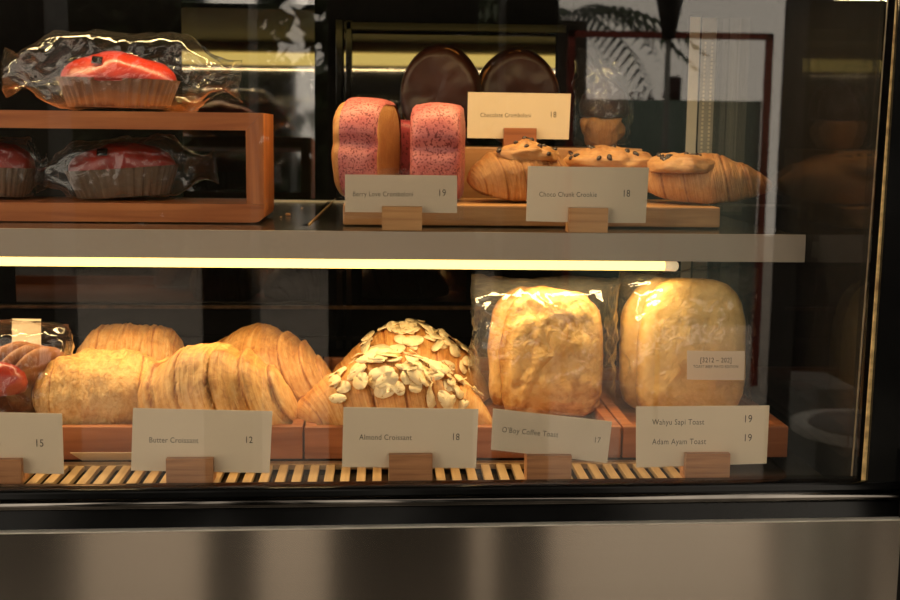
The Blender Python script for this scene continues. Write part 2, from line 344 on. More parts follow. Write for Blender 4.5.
# a tall slim folded parasol, its canopy tapering downwards
pp = mir(670, 5, 4.2); t = empty('folded_parasol', (pp.x, pp.y, 0), label='folded dark parasol outside, reflected at the top right', cat='parasol')
MB().tube((0, 0, 0), (0, 0, pp.z-.1), .012).build('pole', M['greypost'], t, True)
MB().tube((0, 0, pp.z-.14), (0, 0, pp.z+.25), .025, .10, 12).build('canopy', M['post'], t, True)
# small round table
tp = mir(868, 426, 1.25); t = empty('round_table', (tp.x, tp.y, 0), label='small round pale table, reflected in the lower right corner', cat='table')
MB().tube((0, 0, tp.z-.012), (0, 0, tp.z), .135, n=48).build('tabletop', M['tablewhite'], t, True)
MB().tube((0, 0, tp.z), (0, 0, tp.z+.004), .105, .10, 48).build('tray_rim', M['greypost'], t, True)
MB().tube((0, 0, .01), (0, 0, tp.z-.012), .015).tube((0, 0, 0), (0, 0, .012), .14, n=32).build('pedestal', M['post'], t, True)
a = mir(800, 470, 1.9); MB().box(a.x, a.x+.09, a.y-.1, a.y+.1, 0, mir(800, 380, 1.9).z, .004).build('plinth', M['bluegrey'], label='low grey plinth reflected beside the round table', cat='plinth')

# ------------------------------------------------------------------ display case
case = empty('display_case', (0, 0, 0), label='black framed glass bakery display case with brushed steel front', cat='display case')
gl_l, gl_r = pt(0, 491, 0), pt(863, 481.5, 0)
XR = pt(864, 440, 0).x
def ext(a, b_, x): return a.z+(b_.z-a.z)*(x-a.x)/(b_.x-a.x)
XL0, XR0 = -.95, .62
DZ = pt(450, 486, .004).z        # deck height
# front pane, side pane
MB().box(XL0, XR-.003, 0, .005, DZ-.02, 1.70).build('front_pane', M['glass'], case)
MB().box(XR-.008, XR-.003, .0055, .58, DZ-.01, 1.70).build('side_pane', M['sideglass'], case)
e0, e1 = pt(897, 0, 0), pt(863.5, 481, 0)
def strip(name, pts, y0, y1, m):
    v = []; 
    for p in pts: v += [(p[0], y0, p[1]), (p[0], y1, p[1])]
    mesh(name, v, [(0, 2, 4, 6), (1, 7, 5, 3), (0, 1, 3, 2), (2, 3, 5, 4), (4, 5, 7, 6), (6, 7, 1, 0)], m, case, False)
ztop = 1.7
def xz(px, py, Y=-.001): p = pt(px, py, Y); return (p.x, p.z)
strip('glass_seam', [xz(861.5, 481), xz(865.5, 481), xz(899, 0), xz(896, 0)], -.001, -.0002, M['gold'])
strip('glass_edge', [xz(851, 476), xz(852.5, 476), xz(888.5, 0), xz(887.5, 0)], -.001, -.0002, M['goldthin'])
# right post of the frame
strip('frame_post', [xz(866.2, 500, -.0045), xz(960, 500, -.0045), xz(990, -30, -.0045), xz(901.5, -30, -.0045)], -.0045, -.0011, M['black'])
MB().box(XR+.004, XR+.09, .02, .62, .0, 1.72).build('side_cladding', M['blackm'], case)
# bottom bar : glossy rounded profile
def edge(pxl, pyl, pxr, pyr, Y):
    a, b_ = pt(pxl, pyl, Y), pt(pxr, pyr, Y); return ((XL0, 0, ext(a, b_, XL0)), (XR0, 0, ext(a, b_, XR0)))
pl, pr = edge(0, 490.5, 860, 481.5, -.004)
H = abs(edge(0, 535, 900, 521, -.012)[0][2]-pl[2])
prof = [(.010, 0), (-.004, 0), (-.006, -.001), (-.0065, -.0025)]
 
prof += [(-.0065, -H+.004), (-.009, -H), (.010, -H)]
ob = MB().prism(prof, pl, pr).build('bottom_bar', M['blackbar'], case, True)
bead = [(-.0066-.0050*math.sin(PI*i/12), -.0100+.0044*math.cos(PI*i/12)) for i in range(13)]
ob2 = MB().prism(bead, pl, pr).build('bar_bead', M['bead'], case, True)
for p in ob2.data.polygons: p.use_smooth = len(p.vertices) == 4
# slightly rounded shading: keep flat faces crisp
for p in ob.data.polygons: p.use_smooth = len(p.vertices) == 4
pl2, pr2 = edge(0, 534.5, 899, 520.8, -.012)
zb = .25
prof = [(-.012, 0), (-.0105, .0012), (.0, .0012), (.0, zb-pl2[2]), (-.012, zb-pl2[2])]
XS = pt(899, 560, -.012).x
MB().prism(prof, pl2, (XS, 0, ext(Vector(pl2), Vector(pr2), XS))).build('steel_panel', M['steel'], case)
sp_ = bpy.data.objects['steel_panel'].data; ul = sp_.uv_layers.new(name='UVMap')
for lp in sp_.loops: c_ = sp_.vertices[lp.vertex_index].co; ul.data[lp.index].uv = (c_.x, c_.z)
MB().prism([(-.0126, .0010), (-.0118, .0014), (0, .0014), (0, .0008), (-.0121, .0004), (-.0126, .0004)], pl2, (XS, 0, ext(Vector(pl2), Vector(pr2), XS))).build('steel_edge', M['edge'], case)  # added pale strip, stands for the bright line along the panel top
MB().box(XS, XR0+.2, -.012, .0, .1, 1.02).build('corner_panel', M['blackm'], case)
MB().box(XL0, XR0, .012, .6, .05, DZ-.02).build('base_cabinet', M['blackm'], case)
MB().box(XL0, XR-.012, .004, .6, DZ-.018, DZ-.006).build('deck', M['deck'], case)
# grille of wooden slats
lip_z = DZ-.0005
MB().box(XL0, XR-.012, .0058, .010, DZ-.006, DZ+.0012, .0004).build('front_lip', M['lip'], case)
MB().box(XL0, XR-.012, .006, .0068, DZ-.0045, DZ+.0008).build('grille_backing', M['blackm'], case)
ref = []
for i in range(14): ref.append(i)
sp = 16.6*mpp(.02); slw = sp*.56
xs = ptz(393, 478, DZ).x
xe = ptz(668+50, 478, DZ).x
k0_ = int((ptz(2, 478, DZ).x-xs)/sp)-3
for k in range(k0_, 40):
    x = xs+k*sp
    if x > xe: break
    MB().box(x-slw/2, x+slw/2, .0105, .062, DZ-.004, DZ, .0004).build('grille_slat', M['slat'], case)
MB().box(XL0, xe+.005, .0625, .072, DZ-.004, DZ+.0003).build('grille_rail', M['slat'], case)
# rear: dark panels, sliding glass doors
MB().box(XL0, 1.2, .60, .61, 1.0, 1.70).build('rear_dark_sheet', M['blackm'], case)  # opaque black sheet in place of the dark view through the rear
YB = .575
def rpt(px, py): p = pt(px, py, YB); return p
zc = rpt(450, 27).z
xa, xb = rpt(180, 60).x, rpt(314, 60).x
o = MB().box(xa, xb, -.002, .002, -.13, .35).build('rear_door_pane', M['rear'], case); o.location = (0, YB+.014, 1.30); o.rotation_euler = (-.041, 0, 0)
xa, xb = rpt(344, 60).x, rpt(556, 60).x
o = MB().box(xa, xb, -.002, .002, -.13, zc-1.30).build('rear_door_pane', M['rear'], case); o.location = (0, YB+.006, 1.30); o.rotation_euler = (-.041, 0, 0)
MB().box(rpt(336, 60).x, rpt(343, 60).x, YB-.012, YB+.006, DZ, zc+.006, .001).box(rpt(346, 60).x, rpt(352, 60).x, YB-.012, YB-.001, DZ, zc+.006, .001).box(xa, xb+.01, YB-.012, YB-.001, zc-.006, zc+.004, .001).build('rear_door_frame', M['black'], case)
# lower rear door rails
zr = rpt(200, 303).z
MB().box(rpt(18, 300).x, rpt(320, 300).x, YB-.006, YB-.003, zr, DZ+.155).build('rear_door_pane', M['rearlow'], case)
MB().box(rpt(362, 300).x, rpt(466, 300).x, YB-.006, YB-.003, zr+.003, DZ+.155).build('rear_door_pane', M['rearlow'], case)
MB().box(rpt(-60, 300).x, rpt(560, 300).x, YB-.014, YB-.007, zr-.005, zr-.001, .0005).build('rear_door_rail', M['lip'], case)
MB().box(rpt(-60, 300).x, rpt(560, 300).x, YB-.014, YB-.007, rpt(450, 335).z-.004, rpt(450, 335).z, .0005).build('rear_door_rail', M['blackm'], case)
# uprights near the rear right corner
YU = .43
u0, u1 = pt(687.5, 90, YU), pt(697.5, 90, YU)
MB().box(u0.x, u1.x, YU-.002, YU, DZ, pt(690, 17, YU).z, .0003).build('upright', M['alu'], case)
u0, u1 = pt(699.5, 90, YU), pt(714, 90, YU)
up_ = MB().box(u0.x, u1.x, YU-.002, YU, DZ, pt(706, 18, YU).z, .0003).build('perforated_upright', M['perf'], case)
h = MB()
for i in range(50):
    z = 1.14+i*.0042
    for fx in (.25, .72):
        x = u0.x+(u1.x-u0.x)*fx; h.box(x-.0011, x+.0011, YU-.0026, YU-.0021, z-.0013, z+.0013)
h.build('slot_holes', M['hole'], up_)
MB().box(XL0, XR, .0, .6, 1.70, 1.72).build('case_top', M['black'], case)

# ------------------------------------------------------------------ shelves
def shelf(name, label, YF, pL, pR, hpx, xr_px, ledpx, zoff=0):
    a, b_ = pL, pR
    t = empty(name, (0, YF, a.z), label=label, cat='shelf', group=None)
    xl = XL0+.02; xr = b_.x
    def zz(x): return ext(a, b_, x)-a.z
    hh = hpx*mpp(YF)
    MB().prism([(0, 0), (.003, 0), (.003, -hh), (0, -hh)], (xl, 0, zz(xl)), (xr, 0, zz(xr))).build('fascia', M['fascia'], t)
    MB().prism([(.0035, -.001), (.41, -.001), (.41, -.007), (.0035, -.007)], (xl, 0, zz(xl)), (xr-.002, 0, zz(xr))).build('glass_board', M['deck'], t)
    MB().prism([(.411, .001), (.42, .001), (.42, -.012), (.411, -.012)], (xl, 0, zz(xl)), (xr-.004, 0, zz(xr))).build('rear_rail', M['alu'], t)
    MB().prism([(.0035, -.0075), (.03, -.0075), (.03, -hh+.002), (.0035, -hh+.002)], (xl, 0, zz(xl)), (xr-.004, 0, zz(xr))).build('light_channel', M['fascia'], t)
    return t, hh, zz, xr
YF = .12
pL, pR = pt(0, 228.5, YF), pt(806, 235, YF)
sh, hh, zz, xr = shelf('glass_shelf', 'dark glass shelf with taupe metal front edge and glowing strip beneath, at mid height', YF, pL, pR, 28.0, 806, None)
SZ = lambda x: ext(pL, pR, x)-.0008
ja, jb = ptz(305, 225, pL.z-.001), ptz(333, 199, pL.z-.001)
for nm, w_, mt_, off in (('glass_joint', .0022, 'black', 0), ('joint_glint', .0005, 'gold', .0032)):  # gold strip paints the glass edge's reflection beside the joint
    v = []
    for q in (ja, jb):
        z_ = zz(q.x)+pL.z-sh.location.z-.0009
        for dx, dz in ((-w_, 0), (w_, 0), (w_, .0012), (-w_, .0012)): v.append((q.x+dx+off-sh.location.x, q.y-sh.location.y, z_+dz))
    mesh(nm, v, [(0, 1, 2, 3), (7, 6, 5, 4), (0, 4, 5, 1), (1, 5, 6, 2), (2, 6, 7, 3), (3, 7, 4, 0)], M[mt_], sh, False)
# led tube under it
la, lb = pt(0, 260.5, YF+.012), pt(664, 265.5, YF+.012)
lr = .0043
tb = MB().tube((XL0+.05, .012, ext(la, lb, XL0+.05)-pL.z), (lb.x, .012, lb.z-pL.z), lr).build('light_tube', M['tube'], sh, True)
le = pt(678, 266, YF+.012)
MB().tube((lb.x+.0002, .012, lb.z-pL.z), (le.x-.002, .012, le.z-pL.z), lr*1.04, lr*1.04).tube((le.x-.002, .012, le.z-pL.z), (le.x, .012, le.z-pL.z), lr*1.04, lr*.6).build('tube_cap', M['cap'], sh, True)
LA = led('shelf_strip_lamp', ((XL0+lb.x)/2+.05, YF+.012, lb.z-.0055), lb.x-XL0-.1, .008, LED_LOW, -.05)
# upper shelf just out of the picture
YT = .20; zt_ = CAM.z+.122
t2 = empty('top_shelf', (0, YT, zt_), label='topmost shelf above the picture edge, its glowing strip reflected in the rear glass', cat='shelf')
MB().box(XL0+.02, XR-.02, 0, .003, .004, .045).build('fascia', M['fascia'], t2)
MB().box(XL0+.02, XR-.02, .0035, .30, .034, .04).build('glass_board', M['satin'], t2)
MB().box(XL0+.02, XR-.02, .0035, .03, .021, .0335).build('light_channel', M['fascia'], t2)
MB().box(XL0+.05, XR-.10, .006, .022, .0045, .0205, .003).build('light_tube', M['tube'], t2, True)
LB = led('top_strip_lamp', ((XL0+XR)/2, YT+.012, zt_-.0025), XR-XL0-.1, .008, LED_TOP, -.08)

# ------------------------------------------------------------------ upper shelf furniture
def yz(px, py, z):       # y where the ray meets height z
    return ptz(px, py, z).y
# cherry box riser (open front), rounded foot
YC = .20
sL = SZ(-.4)+.0004
a = pt(263, 113, YC); xr_ = a.x; ztp = a.z; zbt = SZ(xr_)+.001
xl_ = -.66; th = .0150; dpt = .095
bx = empty('wooden_box_riser', (xr_, YC, zbt), label='open fronted orange-brown wooden box riser at left on the upper shelf', cat='riser')
hgt = ztp-zbt
def L(x): return x-xr_
pr_ = [(L(xl_), 0), (-.008, 0), (-.004, .0012), (-.001, .004), (0, .009), (0, th+.001), (L(xl_), th+.001)]
bm = MB()
A = [bm.bm.verts.new((x, 0, z)) for x, z in pr_]; B = [bm.bm.verts.new((x, dpt, z)) for x, z in pr_]
for i in range(len(pr_)): bm.bm.faces.new((A[i], A[(i+1) % len(pr_)], B[(i+1) % len(pr_)], B[i]))
bm.bm.faces.new(A[::-1]); bm.bm.faces.new(B)
bm.build('bottom_board', M['cherry'], bx)
def plate(v2, name, m, y0=0, y1=dpt):
    bm = MB(); A = [bm.bm.verts.new((x, y0, z)) for x, z in v2]; B = [bm.bm.verts.new((x, y1, z)) for x, z in v2]; k = len(v2)
    for i in range(k): bm.bm.faces.new((A[i], A[(i+1) % k], B[(i+1) % k], B[i]))
    bm.bm.faces.new(A[::-1]); bm.bm.faces.new(B); return bm.build(name, m, bx)
plate([(L(xl_), hgt-th), (-th-.0002, hgt-th), (-.0002, hgt), (L(xl_), hgt)], 'top_board', M['cherry'])
M['cherryv'] = wood('cherry_wood_upright', (.36, .095, .02), (.60, .20, .05), axis=2)
plate([(0, hgt), (0, th+.0012), (-th, th+.0012), (-th, hgt-th)], 'side_board', M['cherryv'])

# bamboo serving board at the front right, riser behind
def board(name, px0, px1, pyb, pyt, depth, m, label, cat, z0=None, Y=None):
    zs = SZ(.05)+.0009 if z0 is None else z0
    Y = ptz((px0+px1)/2, pyb, zs).y if Y is None else Y
    a, b_ = pt(px0, pyb, Y), pt(px1, pyb, Y); zt = pt((px0+px1)/2, pyt, Y).z
    o = MB().box(a.x, b_.x, Y, Y+depth, zs, zt, .0015).build(name, M[m], label=label, cat=cat)
    return o, Y, zt
bd, YBD, ZBD = board('serving_board', 343, 720, 224.5, 206, .12, 'bamboo', 'long low wooden serving board under the pink buns and crookies', 'serving board', Y=.185)
rs, YRS, ZRS = board('wooden_riser', 396, 641, 200, 147.5, .15, 'riser', 'tall wooden riser under the chocolate buns, behind the front board', 'riser', Y=.325)

# ------------------------------------------------------------------ lower trays
def tray(x0, x1, Y, depth, hpx, label):
    h_ = hpx*mpp(Y); t = empty('wooden_tray', ((x0+x1)/2, Y, DZ+.0008), label=label, cat='tray', group=None)
    w = (x1-x0)/2; th = .009
    MB().box(-w, w, 0, th, 0, h_, .0008).build('front_board', M['tray'], t)
    MB().box(-w, w, depth-th, depth, 0, h_, .0008).build('rear_board', M['tray'], t)
    for s in (-1, 1): MB().box(min(s*w, s*(w-th)), max(s*w, s*(w-th)), th+.0003, depth-th-.0003, 0, h_, .0008).build('side_board', M['tray'], t)
    MB().box(-w+th+.0003, w-th-.0003, th+.0003, depth-th-.0003, .001, .013).build('floor_board', M['tray'], t)
    return t
YTR = .076
X = lambda px, py, Y: pt(px, py, Y).x
tray(-.62, X(302.5, 440, YTR), YTR, .30, 34, 'wooden tray holding the plain butter croissants')
tray(X(304.5, 440, YTR), X(621, 440, YTR), YTR, .30, 33, 'wooden tray holding the almond croissants and coffee toast')
tray(X(623, 440, YTR), X(788, 440, YTR), YTR, .25, 33, 'wooden tray holding the pale toast, at the right end')
ZT = DZ+.0008+.0132

# ------------------------------------------------------------------ cards and blocks
def text_mesh(body, size=1.0):
    cu = bpy.data.curves.new('t', 'FONT'); cu.body = body; cu.size = size; cu.space_character = 1.08; cu.resolution_u = 4
    to = bpy.data.objects.new('t', cu); COL.objects.link(to); dg = bpy.context.evaluated_depsgraph_get(); dg.update()
    me = bpy.data.meshes.new_from_object(to.evaluated_get(dg)); bpy.data.objects.remove(to); return me
def card(corners, Y, texts, label, m='paper', name='price_card', sleeve=None, curve=0, group='price cards', ink='inkg', parent=None, tilt=0):
    """corners TL TR BR BL in photo pixels, standing on plane Y"""
    TL, TR, BR, BL = [pt(*c, Y) for c in corners]
    o0 = (BL+BR)/2
    ux = (TR-TL); uz = (TL-BL); wpx = corners[1][0]-corners[0][0]; hpx = corners[3][1]-corners[0][1]
    def P(px, py):          # pixel -> local point on the card
        u = (px-corners[0][0])/wpx; u0 = u
        v = (py-(corners[0][1]+(corners[1][1]-corners[0][1])*u))/hpx
        p = TL+ux*u-uz*v; p = p-o0; p.y += -curve*(1-(2*u-1)**2); return p
    nx = 24; v = []; f = []
    for i in range(nx+1):
        u = i/nx; top_ = TL+(TR-TL)*u-o0; bot = BL+(BR-BL)*u-o0; dy = -curve*(1-(2*u-1)**2)
        for q in (top_, bot):
            v.append((q.x, q.y+dy-.00015, q.z)); v.append((q.x, q.y+dy+.00025, q.z))
    for i in range(nx):
        a = 4*i; b_ = a+4
        f += [(a, a+2, b_+2, b_), (a+1, b_+1, b_+3, a+3), (a, b_, b_+1, a+1), (a+2, a+3, b_+3, b_+2)]
    f += [(0, 1, 3, 2), (4*nx, 4*nx+2, 4*nx+3, 4*nx+1)]
    c = mesh(name, v, f, M[m], parent, False)
    if parent is None:
        c.location = o0; tagit(c, label=label, cat='price card', group=group)
    else: c.location = o0-parent.location
    for body, x0, x1, yb, yb2, dk in texts:
        me = text_mesh(body); xs_ = [q.co.x for q in me.vertices]; w = max(xs_)-min(xs_); mn = min(xs_)
        A, B_ = P(x0, yb), P(x1, yb2); d = B_-A; s = d.length/w; dn = d.normalized(); un = dn.cross(Vector((0, -1, 0))); un = Vector((0, 0, 1)) if abs(un.z) < .5 else un*(1 if un.z > 0 else -1)
        for q in me.vertices:
            p = A+dn*((q.co.x-mn)*s)+un*(q.co.y*s*1.22); uu = (p+o0-TL).dot(ux)/ux.length_squared
            q.co = Vector((p.x, -curve*(1-(2*uu-1)**2)-.00025 - (0), p.z))
        link('lettering', me, M['ink' if dk else 'inkg'], c, False)
    if sleeve:
        T = [pt(*q, Y) for q in sleeve]; v = [(p.x-o0.x, -.0009, p.z-o0.z) for p in T]+[(p.x-o0.x, -.0007, p.z-o0.z) for p in T]
        mesh('clear_sleeve', v, [(0, 1, 2, 3), (7, 6, 5, 4), (0, 4, 5, 1), (1, 5, 6, 2), (2, 6, 7, 3), (3, 7, 4, 0)], M['sleeve'], c, False)
    return c
def block(x0, y0, x1, y1, zs, cardY, label, m='block'):
    """small wooden block with a slot in which the card stands"""
    yf = cardY-.0075; a, b_ = pt(x0, (y0+y1)/2, yf), pt(x1, (y0+y1)/2, yf); zt = pt((x0+x1)/2, y0, yf).z
    h_ = zt-zs; w = (b_.x-a.x)/2
    sd = cardY-yf
    prof = [(0, 0), (sd*2+.003, 0), (sd*2+.003, h_), (sd+.0006, h_), (sd+.0006, .002), (sd-.0006-.0006, .002), (sd-.0006-.0006, h_), (0, h_)]
    bm = MB().prism(prof, (-w, 0, 0), (w, 0, 0))
    bmesh.ops.bevel(bm.bm, geom=[e for e in bm.bm.edges if e.calc_length() > w*1.5], offset=.0004, segments=1, affect='EDGES')
    o = bm.build('card_block', M[m], None, base=False, label=label, cat='card holder', group='wooden card blocks')
    o.location = ((a.x+b_.x)/2, yf, zs); return o
YK = .0205
dzk = DZ+.0002
card([(-70, 411), (62, 413.5), (64, 474), (-72, 471)], YK, [('15', 38, 45, 446.5, 446.6, 1), ('o', -2, 1.5, 446, 446, 0)], 'price card reading 15, cut off by the left edge')
block(-28, 460, 21, 486, dzk, YK, 'wooden card block under the card reading 15 at the left edge')
card([(133, 408), (272.5, 411), (269.5, 473), (131, 470.5)], YK, [('Butter Croissant', 150.5, 199.5, 442.3, 443, 0), ('12', 247.5, 254, 443, 443.1, 1)], 'cream price card reading Butter Croissant 12')
block(166, 459, 213, 485, dzk, YK, 'wooden card block under the Butter Croissant card')
card([(343.5, 407), (478.5, 409), (476, 468), (342, 467)], YK, [('Almond Croissant', 360, 412.5, 439.5, 440, 0), ('18', 454, 460.5, 440, 440.1, 1)], 'cream price card reading Almond Croissant 18')
block(389, 455, 432.5, 483.5, dzk, YK, 'wooden card block under the Almond Croissant card')
card([(493, 408.5), (612, 421.5), (607, 463), (491, 449.5)], YK, [("O'Boy Coffee Toast", 503, 559, 432, 437.3, 0), ('17', 596, 601.5, 442.5, 443, 1)], 'tilted price card in a clear sleeve reading O\'Boy Coffee Toast 17',
     sleeve=[(491.5, 404), (621, 419), (616, 466), (489.5, 451)])
block(527, 456, 571.5, 482, dzk, YK, 'wooden card block under the tilted coffee toast card')
card([(636, 406.5), (769.5, 405.5), (766.5, 463.5), (636, 467.5)], YK, [('Wahyu Sapi Toast', 652, 704, 424.6, 424.4, 0), ('19', 745, 752, 422.3, 422.2, 1), ('Adam Ayam Toast', 652, 706, 444.2, 444, 0), ('19', 745, 752, 441.3, 441.2, 1)],
     'price card with two lines reading Wahyu Sapi Toast and Adam Ayam Toast')
block(686, 454, 730, 480, dzk, YK, 'wooden card block under the two-line toast card')
# upper cards
YU1 = .1345
card([(345, 174.5), (457, 175.5), (457, 213), (345, 212)], YU1, [('Berry Love Cromboloni', 353, 413, 196.2, 196.4, 0), ('19', 439.5, 446, 196.2, 196.2, 1)], 'price card reading Berry Love Cromboloni 19',
     sleeve=[(339.5, 168), (463.5, 169), (463.5, 220), (340, 219)])
block(382, 206.5, 422, 229, SZ(X(400, 220, .13))+.0009, YU1, 'wooden card block under the Berry Love card', 'bamboo')
card([(528, 166), (649, 167.5), (645.5, 223), (526, 221)], YU1, [('Choco Chunk Crookie', 540, 596.5, 196.3, 196.5, 0), ('18', 624, 630.5, 196.5, 196.5, 1)], 'curved price card reading Choco Chunk Crookie 18', curve=.006)
block(569, 208, 608, 231, SZ(X(590, 220, .13))+.0009, YU1-.0055, 'wooden card block under the Choco Chunk Crookie card', 'bamboo')
card([(468, 92), (571, 93.7), (568.7, 139.5), (467, 138)], .342, [('Chocolate Cromboloni', 481, 531.5, 117, 117.4, 0), ('18', 551.5, 557, 117.4, 117.4, 1)], 'price card reading Chocolate Cromboloni 18, set at the back')
block(504, 128, 536.5, 147, ZRS+.0003, .342, 'reddish wooden card block holding the back card', 'tray')
# a slip of paper lying in front of the croissant tray
p0, p1 = pt(70, 453, .067), pt(150, 453.5, .067)
p2 = ptz(82, 460.5, DZ+.0008)
mesh('paper_slip', [(0, 0, 0), (p1.x-p0.x, 0, 0), (p1.x-p0.x, p2.y-.067, p2.z-p0.z), (p2.x-p0.x, p2.y-.067, p2.z-p0.z), (0, .0004, 0.0003), (p1.x-p0.x, .0004, .0003), (p1.x-p0.x, p2.y-.0666, p2.z-p0.z+.0003), (p2.x-p0.x, p2.y-.0666, p2.z-p0.z+.0003)],
     [(0, 1, 2, 3), (7, 6, 5, 4), (0, 4, 5, 1), (1, 5, 6, 2), (2, 6, 7, 3), (3, 7, 4, 0)], M['paper'], None, False).location = p0
tagit(bpy.data.objects['paper_slip'], 'narrow cream paper slip leaning against the butter croissant tray', 'paper slip')

# ------------------------------------------------------------------ pastry builders
class Cro:
    def __init__(s, L, r, bend=.02, segs=(.16, .40, .62, .82), slant=.10, zs=.85, seed=1, p=2.2, crease=.13, rough=.0014, floor=-.62, arch=0.0, tip=.32, step=.10, wrs=1.0):
        s.__dict__.update(locals())
    def surf(s, t, ph):
        at = np.abs(t); env = s.tip*(1-at**6)**.5+(1-s.tip)*(1-at**s.p)
        tt = np.abs(t+s.slant*(np.sin(ph)-.35))
        b_ = np.array([-s.segs[0]]+list(s.segs)+[1.12]); u = np.zeros_like(tt); idx = np.zeros_like(tt)
        for i in range(len(b_)-1):
            mk = (tt >= b_[i]) & (tt < b_[i+1]); u = np.where(mk, (tt-b_[i])/(b_[i+1]-b_[i]), u); idx = np.where(mk, i, idx)
        bul = np.where(idx == 0, 1.0, np.clip(u/.16, 0, 1)**.6)
        m = 1-s.crease+s.crease*bul+s.step*np.where(idx == 0, .9, 1-u**.9)
        R = s.r*env*m
        a = s.L/2*t; cx = a; cy = s.bend*t*t; tl = np.sqrt(1+(2*s.bend*t/(s.L/2))**2); tx = 1/tl; ty = (2*s.bend*t/(s.L/2))/tl
        nx, ny = -ty, tx
        rx = R*np.cos(ph); rz = R*np.sin(ph)*s.zs; rz = np.maximum(rz, s.floor*s.r*env*s.zs)
        return np.stack([cx+nx*rx, cy+ny*rx, rz+s.arch*(1-t*t)], -1), bul, u
    def build(s, name, m, parent, nt=150, npf=56):
        t = np.linspace(-.999, .999, nt)[:, None]*np.ones((1, npf)); ph = (np.linspace(0, 2*PI, npf, endpoint=False)[None, :]-PI/2)*np.ones((nt, 1))
        P, bul, u = s.surf(t, ph); P = P.reshape(-1, 3)
        nz = fnoise(P, 55, s.seed, 4); wr = fnoise(np.stack([t.ravel()*s.L*.5*4.5, ph.ravel()*.0025, ph.ravel()*.003], -1), 90, s.seed+3, 2)
        ctr = np.stack([t.ravel()*s.L/2, s.bend*t.ravel()**2, np.zeros(P.shape[0])], -1); d = P-ctr; d /= np.linalg.norm(d, axis=1)[:, None]+1e-9
        P2 = P+d*(nz*s.rough*1.5+wr*s.rough*.7*s.wrs)[:, None]
        s.zmin = P2[:, 2].min(); P2[:, 2] -= s.zmin
        bake = .22*bul.ravel()+.22*np.clip((P[:, 2]/s.r), 0, 1)+.14*nz-.05+.55*np.exp(-(u.ravel()/.08)**2)*(np.abs(t.ravel()) > s.segs[0]*.5)  # last term darkens the creases between the wrapped bands
        f = grid_faces(nt, npf, False, True); k = len(P2); P2 = np.vstack([P2, P2[:npf].mean(0), P2[-npf:].mean(0)])
        for j in range(npf): f += [(k, (j+1) % npf, j), (k+1, (nt-1)*npf+j, (nt-1)*npf+(j+1) % npf)]
        uv = np.stack([(t.ravel()+s.slant*(np.sin(ph.ravel())))*s.L/.15*.5, ph.ravel()/(2*PI)], -1); uv = np.vstack([uv, uv[:1], uv[-1:]])
        bake = np.append(bake, [.2, .2])
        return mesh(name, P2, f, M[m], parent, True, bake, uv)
    def at(s, t, ph):
        t = np.array([t, t+.01, t]); ph = np.array([ph, ph, ph+.05]); P, _, _ = s.surf(t, ph); P[:, 2] -= s.zmin
        n_ = np.cross(P[1]-P[0], P[2]-P[0]); n_ /= np.linalg.norm(n_)+1e-12
        c = np.array([s.L/2*t[0], s.bend*t[0]**2, -s.zmin]); 
        if np.dot(n_, P[0]-c) < 0: n_ = -n_
        return Vector(P[0]), Vector(n_)
def place(px, Y, z, rz=0, rx=0, ry=0):
    p = pt(px, 300, Y); return (p.x, Y, z), (rx, ry, rz)
def croiss(px, Y, z, rz, label, m='croissant', rx=0, ry=0, **kw):
    loc, rot = place(px, Y, z, rz, rx, ry); c = Cro(**kw)
    o = c.build('croissant', m, None); o.location = loc; o.rotation_euler = rot; tagit(o, label, 'croissant', 'butter croissants')
    return o
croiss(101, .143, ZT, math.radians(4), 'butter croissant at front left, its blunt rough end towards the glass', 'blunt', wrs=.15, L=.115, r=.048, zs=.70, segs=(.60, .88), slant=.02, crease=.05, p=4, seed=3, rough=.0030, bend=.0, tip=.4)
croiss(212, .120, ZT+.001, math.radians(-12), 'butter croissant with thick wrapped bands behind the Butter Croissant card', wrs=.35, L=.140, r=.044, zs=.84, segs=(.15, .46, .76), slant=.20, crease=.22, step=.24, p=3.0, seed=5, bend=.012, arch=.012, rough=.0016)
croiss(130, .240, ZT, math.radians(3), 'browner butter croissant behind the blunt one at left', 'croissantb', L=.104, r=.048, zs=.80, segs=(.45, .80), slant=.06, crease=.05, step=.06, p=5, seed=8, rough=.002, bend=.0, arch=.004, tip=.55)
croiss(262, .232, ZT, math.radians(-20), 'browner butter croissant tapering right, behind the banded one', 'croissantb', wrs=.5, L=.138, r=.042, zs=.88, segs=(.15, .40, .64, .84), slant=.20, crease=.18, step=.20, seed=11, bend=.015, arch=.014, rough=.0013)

def flakes(parent, c, n, tr, pr, seed, size=.0080):
    r_ = random.Random(seed)
    for k in range(n):
        t = r_.gauss(0, .36)*(tr[1]-tr[0])/1.2+(tr[0]+tr[1])/2; t = max(tr[0], min(tr[1], t)); ph = r_.uniform(*pr)
        p, nn = c.at(t, ph); nn = (nn+Vector((r_.uniform(-.3, .3), r_.uniform(-.3, .3), r_.uniform(-.1, .25)))).normalized()
        a = nn.orthogonal().normalized(); a.rotate(Matrix.Rotation(r_.uniform(0, 6.3), 3, nn)); b2 = nn.cross(a)
        L1 = size*r_.uniform(.75, 1.15); W1 = L1*r_.uniform(.6, .85); cv = r_.uniform(-.0012, .0022); of = r_.uniform(.0006, .0034); v = []; m_ = 14
        for h_ in (0.0004, 0.0):
            v.append(p+nn*(of+h_))
            for i in range(m_):
                th = 2*PI*i/m_; rr = 1+.22*math.cos(th)*(math.cos(th) > 0); q = p+a*(L1*math.cos(th)*rr)+b2*(W1*math.sin(th))+nn*(of+h_-cv*math.cos(th)**2+.0006*r_.uniform(-1, 1)); v.append(q)
        f = []; K = m_+1
        for i in range(m_):
            j = (i+1) % m_; f += [(0, 1+i, 1+j), (K, K+1+j, K+1+i), (1+i, K+1+i, K+1+j, 1+j)]
        mesh('almond_flake', v, f, M['almond'], parent, True)
